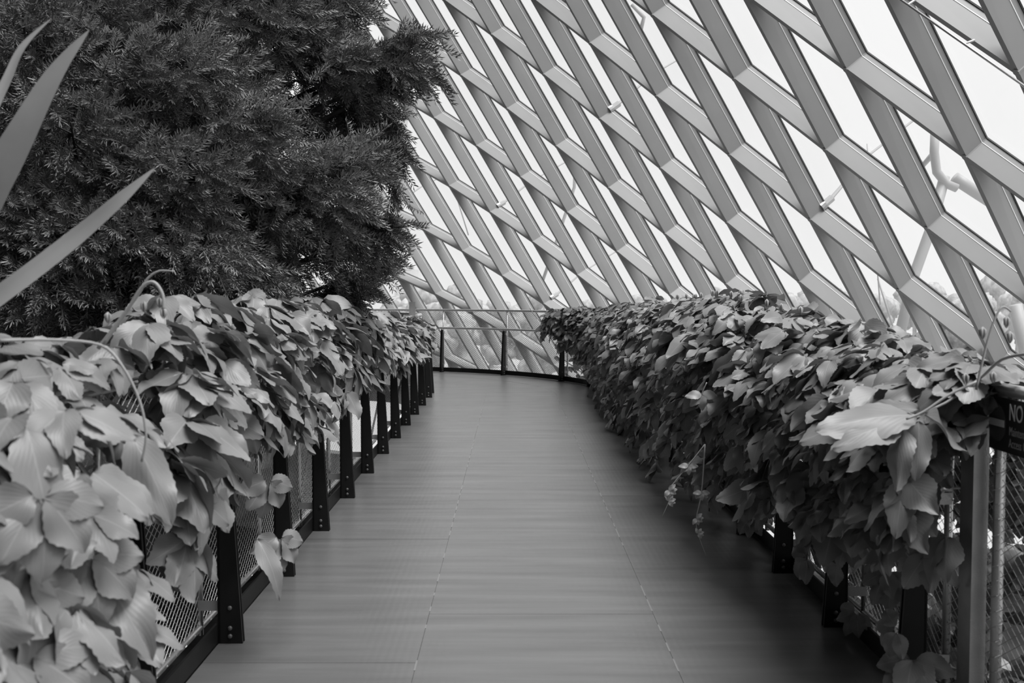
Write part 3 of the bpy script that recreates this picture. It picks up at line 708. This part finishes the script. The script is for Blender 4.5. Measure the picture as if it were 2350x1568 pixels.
bough(975, 180, 7.2, .16, .08, .05, (.9, -.1, -.45), 14); bough(905, 430, 7.4, .05, .06, .20, (.25, -.1, -1), 16); bough(925, 345, 7.5, .07, .07, .14, (.5, -.1, -.8), 16)
bough(895, 525, 7.4, .15, .08, .05, (.9, -.1, .15), 16); bough(885, 610, 7.9, .12, .08, .05, (.9, -.1, .2), 16); bough(975, 85, 7.2, .12, .08, .05, (.9, -.1, .25), 12); bough(790, 20, 7.6, .2, .15, .12, (.8, -.1, -.5), 30)
P, D, N = [], [], []
r = np.random.default_rng(21)
for c_, rad, ax, n in B:
    ax = ax/np.linalg.norm(ax)
    for _ in range(int(n*.8)):
        d = r.normal(0, 1, 3); d /= np.linalg.norm(d)
        if d[1] > .5 and r.random() < .6: d[1] = -d[1]
        k = r.uniform(.45, 1.0)**.5
        p = c_+d*rad*k
        g = d*.7+ax*1.0+r.normal(0, .25, 3)+np.array([0, 0, -.12]); g /= np.linalg.norm(g)
        P.append(p-g*.12); D.append(g); N.append(np.array([0, -.3, 1])+r.normal(0, .4, 3))
# inner shaded sprigs that close the crown
for _ in range(2200):
    p = np.array([r.uniform(-4.4, -1.3), r.uniform(7.0, 9.4), r.uniform(1.3, 4.7)])
    q = topx(p)
    if q[0] > (790 if q[1] < 420 else 640): continue
    P.append(p); D.append(np.array([.6, -.6, .1])+r.normal(0, .5, 3)); N.append(np.array([0, 0, 1])+r.normal(0, .4, 3))
P, D, N = map(np.array, (P, D, N)); Fm = frames(D, N); S = r.uniform(.8, 1.25, len(P)); q = topx(P)
vis = (q[:, 0] > 0) & (q[:, 0] < 2350) & (q[:, 1] > 0) & (q[:, 1] < 800)
score = np.where(vis, S/q[:, 2], 0); order = np.argsort(-score)[:300]; picked = np.zeros(len(P), bool); picked[order] = True
for i in order:
    o = link('sprig', spr_me[int(r.integers(6))], tree); o.matrix_basis = as_matrix(Fm[i], P[i]-TO, S[i])
tag(link('foliage', scatter_mesh('foliage', P[~picked]-TO, Fm[~picked], S[~picked], SPR, M['needle']), tree), kind='stuff')
for c_, rad, ax, n in B:
    a0 = np.array([-4.2, 9.0, max(c_[2]-.9, 1.)]); mid = (a0*.5+c_*.5)+np.array([0, 0, -.12])
    m = MB(); e = c_+ax/np.linalg.norm(ax)*rad.max()*.7; m.tube([a0-TO, mid-TO, c_-ax/np.linalg.norm(ax)*rad.max()*.5-TO, e-TO], [.035, .022, .012, .004], 6); build(m, 'branch', M['bark'], tree, True)
    rr_ = np.random.default_rng(int(n))
    m = MB()
    for _ in range(10):
        s_ = c_+(rr_.random()-.6)*ax/np.linalg.norm(ax)*rad.max(); dd = rr_.normal(0, 1, 3); dd /= np.linalg.norm(dd)
        m.tube([s_-TO, s_+dd*rad*.8-TO], [.006, .003], 4)
    build(m, 'twigs', M['bark'], tree)

# ---------------------------------------------------------------- sword-leaved plant at the left edge
sp = empty('sword_leaf_plant', (-1.75, 2.35, -.6)); tag(sp, 'tall plant with long blurred sword-shaped leaves at the left edge', 'plant'); SO = np.array(sp.location)
m = MB(); m.tube([(0, 0, 0), (.02, 0, .8), (-.02, 0, 1.9)], [.05, .045, .035], 10); build(m, 'trunk', M['bark'], sp, True)
def blade(pts, widths, nrm, fold=.25):
    P = [np.array(p, float) for p in pts]; CV = []
    for i in range(len(P)-1):
        p0, p1, p2, p3 = P[max(i-1, 0)], P[i], P[i+1], P[min(i+2, len(P)-1)]
        for t in np.linspace(0, 1, 6, endpoint=False):
            CV.append(.5*((2*p1)+(-p0+p2)*t+(2*p0-5*p1+4*p2-p3)*t*t+(-p0+3*p1-3*p2+p3)*t**3))
    CV.append(P[-1]); n = len(CV); W = np.interp(np.linspace(0, 1, n), np.linspace(0, 1, len(widths)), widths)
    nrm = np.array(nrm, float); m = MB(); V = []; Fs = []
    for i, c_ in enumerate(CV):
        d = CV[min(i+1, n-1)]-CV[max(i-1, 0)]; x = np.cross(d, nrm); x /= np.linalg.norm(x); nn = np.cross(x, d); nn /= np.linalg.norm(nn)
        for e, h in ((-1, fold), (-.5, fold*.35), (0, 0), (.5, fold*.35), (1, fold)): V.append(c_+x*W[i]*e+nn*h*W[i]-SO)
    for i in range(n-1):
        for j in range(4): a = i*5+j; Fs.append((a, a+1, a+6, a+5))
    m.add(V, Fs); return build(m, 'leaf', M['blade'], sp, True)
crown = np.array([-1.77, 2.35, 1.25])
blade([crown, at(-150, 650, 2.45), at(10, 380, 2.5), at(120, 180, 2.55), at(205, 68, 2.6)], [.03, .042, .040, .022, .0005], (.35, -1, .15))
blade([crown, at(-260, 860, 2.4), at(0, 680, 2.5), at(170, 550, 2.6), at(280, 455, 2.65), at(356, 385, 2.7)], [.02, .03, .026, .024, .017, .0005], (.5, -.8, .7))
blade([crown, at(-120, 420, 2.4), at(0, 215, 2.5), at(50, 110, 2.55), at(118, 42, 2.6)], [.02, .025, .012, .008, .0005], (.3, -1, .1))
blade([crown, at(-200, 300, 2.3), at(-160, -100, 2.3)], [.03, .035, .001], (.3, -1, .1))

# ---------------------------------------------------------------- planted rock mass on the left with its added wrap behind the camera, outside ground, far trees and block
n1, n2 = 90, 26; V = []; Fs = []
for i in range(n1+1):
    for j in range(n2+1):
        t = i/n1; z = -8+34*j/n2
        if t < .3: x, y, nx, ny = 3.-(9.2)*t/.3, -6.5, 0, 1; z = -8+(26+8*t/.3)*j/n2  # rock mass added to block sky light; this stretch wraps unseen behind the camera
        else: x, y, nx, ny = -6.2-.3*(t-.3), -6.5+32.5*(t-.3)/.7, 1, 0
        d_ = noise.noise(Vector((x*.35+y*.35, z*.35, 0)))*1.2+noise.noise(Vector((x*1.3+y*1.3, z*1.3, 4)))*.4
        V.append((x+nx*d_, y+ny*d_+(max(0, z)*.18 if t < .3 else 0), z))
for i in range(n1):
    for j in range(n2): a = i*(n2+1)+j; Fs.append((a, a+1, a+n2+2, a+n2+1))
k0 = len(V)
for (x, y, z) in ((3, -12, -8), (3, -9, 18), (-16, -12, -8), (-16, -12, 26), (-16, 26, -8), (-16, 26, 26)): V.append((x, y, z))
e0 = n1*(n2+1)
Fs += [(k0, k0+1, k0+3, k0+2), (k0+2, k0+3, k0+5, k0+4), (k0, 0, n2, k0+1), (k0+4, k0+5, e0+n2, e0)]
m = MB(); m.add(V, Fs); tag(build(m, 'wall_left', M['cliff'], None, True), 'dark planted rock face behind the conifer on the left, carried unseen behind the camera to block sky light', kind='structure')
def bed(name, x0, x1, y0, y1, z, label):
    V = []; Fs = []; a, b = 24, 60
    for i in range(a+1):
        for j in range(b+1):
            x, y = x0+(x1-x0)*i/a, y0+(y1-y0)*j/b; V.append((x, y, z+.35*noise.noise(Vector((x*1.5, y*1.5, 0)))+.15*noise.noise(Vector((x*6, y*6, 0)))))
    for i in range(a):
        for j in range(b): q = i*(b+1)+j; Fs.append((q, q+b+1, q+b+2, q+1))
    m = MB(); m.add(V, Fs); m.box((x0, y0, z-2), (x1, y1, z-.6)); tag(build(m, name, M['cliff'], None, False), label, kind='structure')
bed('trim_1', -7.5, -1.75, -6, 13.6, -.62, 'dark planting bed under the conifer and beside the left railing')
bed('trim_3', 2.1, 4.6, -3, 9, -.9, 'added dark bed outside the right railing, darkening the view through its net')  # bed added as a dark backing behind the right net
m = MB(); m.box((-400, -60, -8.6), (400, 600, -8.0)); tag(build(m, 'trim_2', M['mistground']), 'ground far below, outside the glass wall, pale in place of low mist', kind='structure')

def lump(seed, rx, rz):
    r = np.random.default_rng(seed); m = MB()
    for k in range(18):
        a = r.uniform(0, 2*PI); rad = rx*.62*math.sqrt(r.random()); c_ = np.array([rad*math.cos(a), rad*math.sin(a), rz*(r.uniform(.3, 1.4) if k > 5 else .95+r.uniform(-.45, .5)*(1-rad/rx))]); R = rx*r.uniform(.28, .45)
        nu, nv = 12, 8; V = []; Fs = []
        for i in range(nv+1):
            for j in range(nu):
                th, ph = PI*i/nv, 2*PI*j/nu; d = np.array([math.sin(th)*math.cos(ph), math.sin(th)*math.sin(ph), math.cos(th)*.8])
                V.append(c_+d*R*(1+.35*noise.noise(Vector(d*3+c_))+.2*noise.noise(Vector(d*8+c_))))
        for i in range(nv):
            for j in range(nu): Fs.append((i*nu+j, i*nu+(j+1) % nu, (i+1)*nu+(j+1) % nu, (i+1)*nu+j))
        m.add(V, Fs)
    return m.mesh('crown', M['fartree'], True)
crowns = [lump(s, 4.2, 6.5) for s in range(4)]
trk = MB(); trk.tube([(0, 0, 0), (.1, 0, 3), (0, 0, 6.5)], [.35, .28, .15], 8); trk_me = trk.mesh('trunk', M['fartree'])
r = np.random.default_rng(4)
def ftree(X, Y, H, k):
    t = empty('tree', (X, Y, -8.0)); tag(t, 'pale tree outside, haze put into its colour, seen through the glass wall', 'tree', 'trees outside beyond the glass wall')
    s_ = H/9.5
    o = link('crown', crowns[k % 4], t); o.scale = (.8, .8, s_); o.rotation_euler = (0, 0, k*1.3)
    o = link('trunk', trk_me, t); o.scale = (s_, s_, s_)
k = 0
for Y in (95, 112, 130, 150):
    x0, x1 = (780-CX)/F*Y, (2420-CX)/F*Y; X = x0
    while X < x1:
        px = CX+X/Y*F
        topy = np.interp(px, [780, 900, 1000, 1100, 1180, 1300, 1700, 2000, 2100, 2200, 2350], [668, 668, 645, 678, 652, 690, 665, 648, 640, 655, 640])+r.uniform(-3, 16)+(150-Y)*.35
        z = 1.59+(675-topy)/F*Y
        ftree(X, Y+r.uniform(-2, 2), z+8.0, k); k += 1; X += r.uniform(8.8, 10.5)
# pale rock-like block beyond the trees
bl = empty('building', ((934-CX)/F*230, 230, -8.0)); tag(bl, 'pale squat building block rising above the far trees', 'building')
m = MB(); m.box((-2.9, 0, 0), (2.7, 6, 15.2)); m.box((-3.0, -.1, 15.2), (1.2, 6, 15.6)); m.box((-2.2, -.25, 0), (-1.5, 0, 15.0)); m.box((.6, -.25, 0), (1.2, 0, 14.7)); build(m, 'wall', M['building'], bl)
for i in range(4):
    m = MB(); m.box((-1.3, -.06, 9.5+i*1.4), (.4, 0, 10.1+i*1.4)); build(m, 'window', M['rib'], bl)
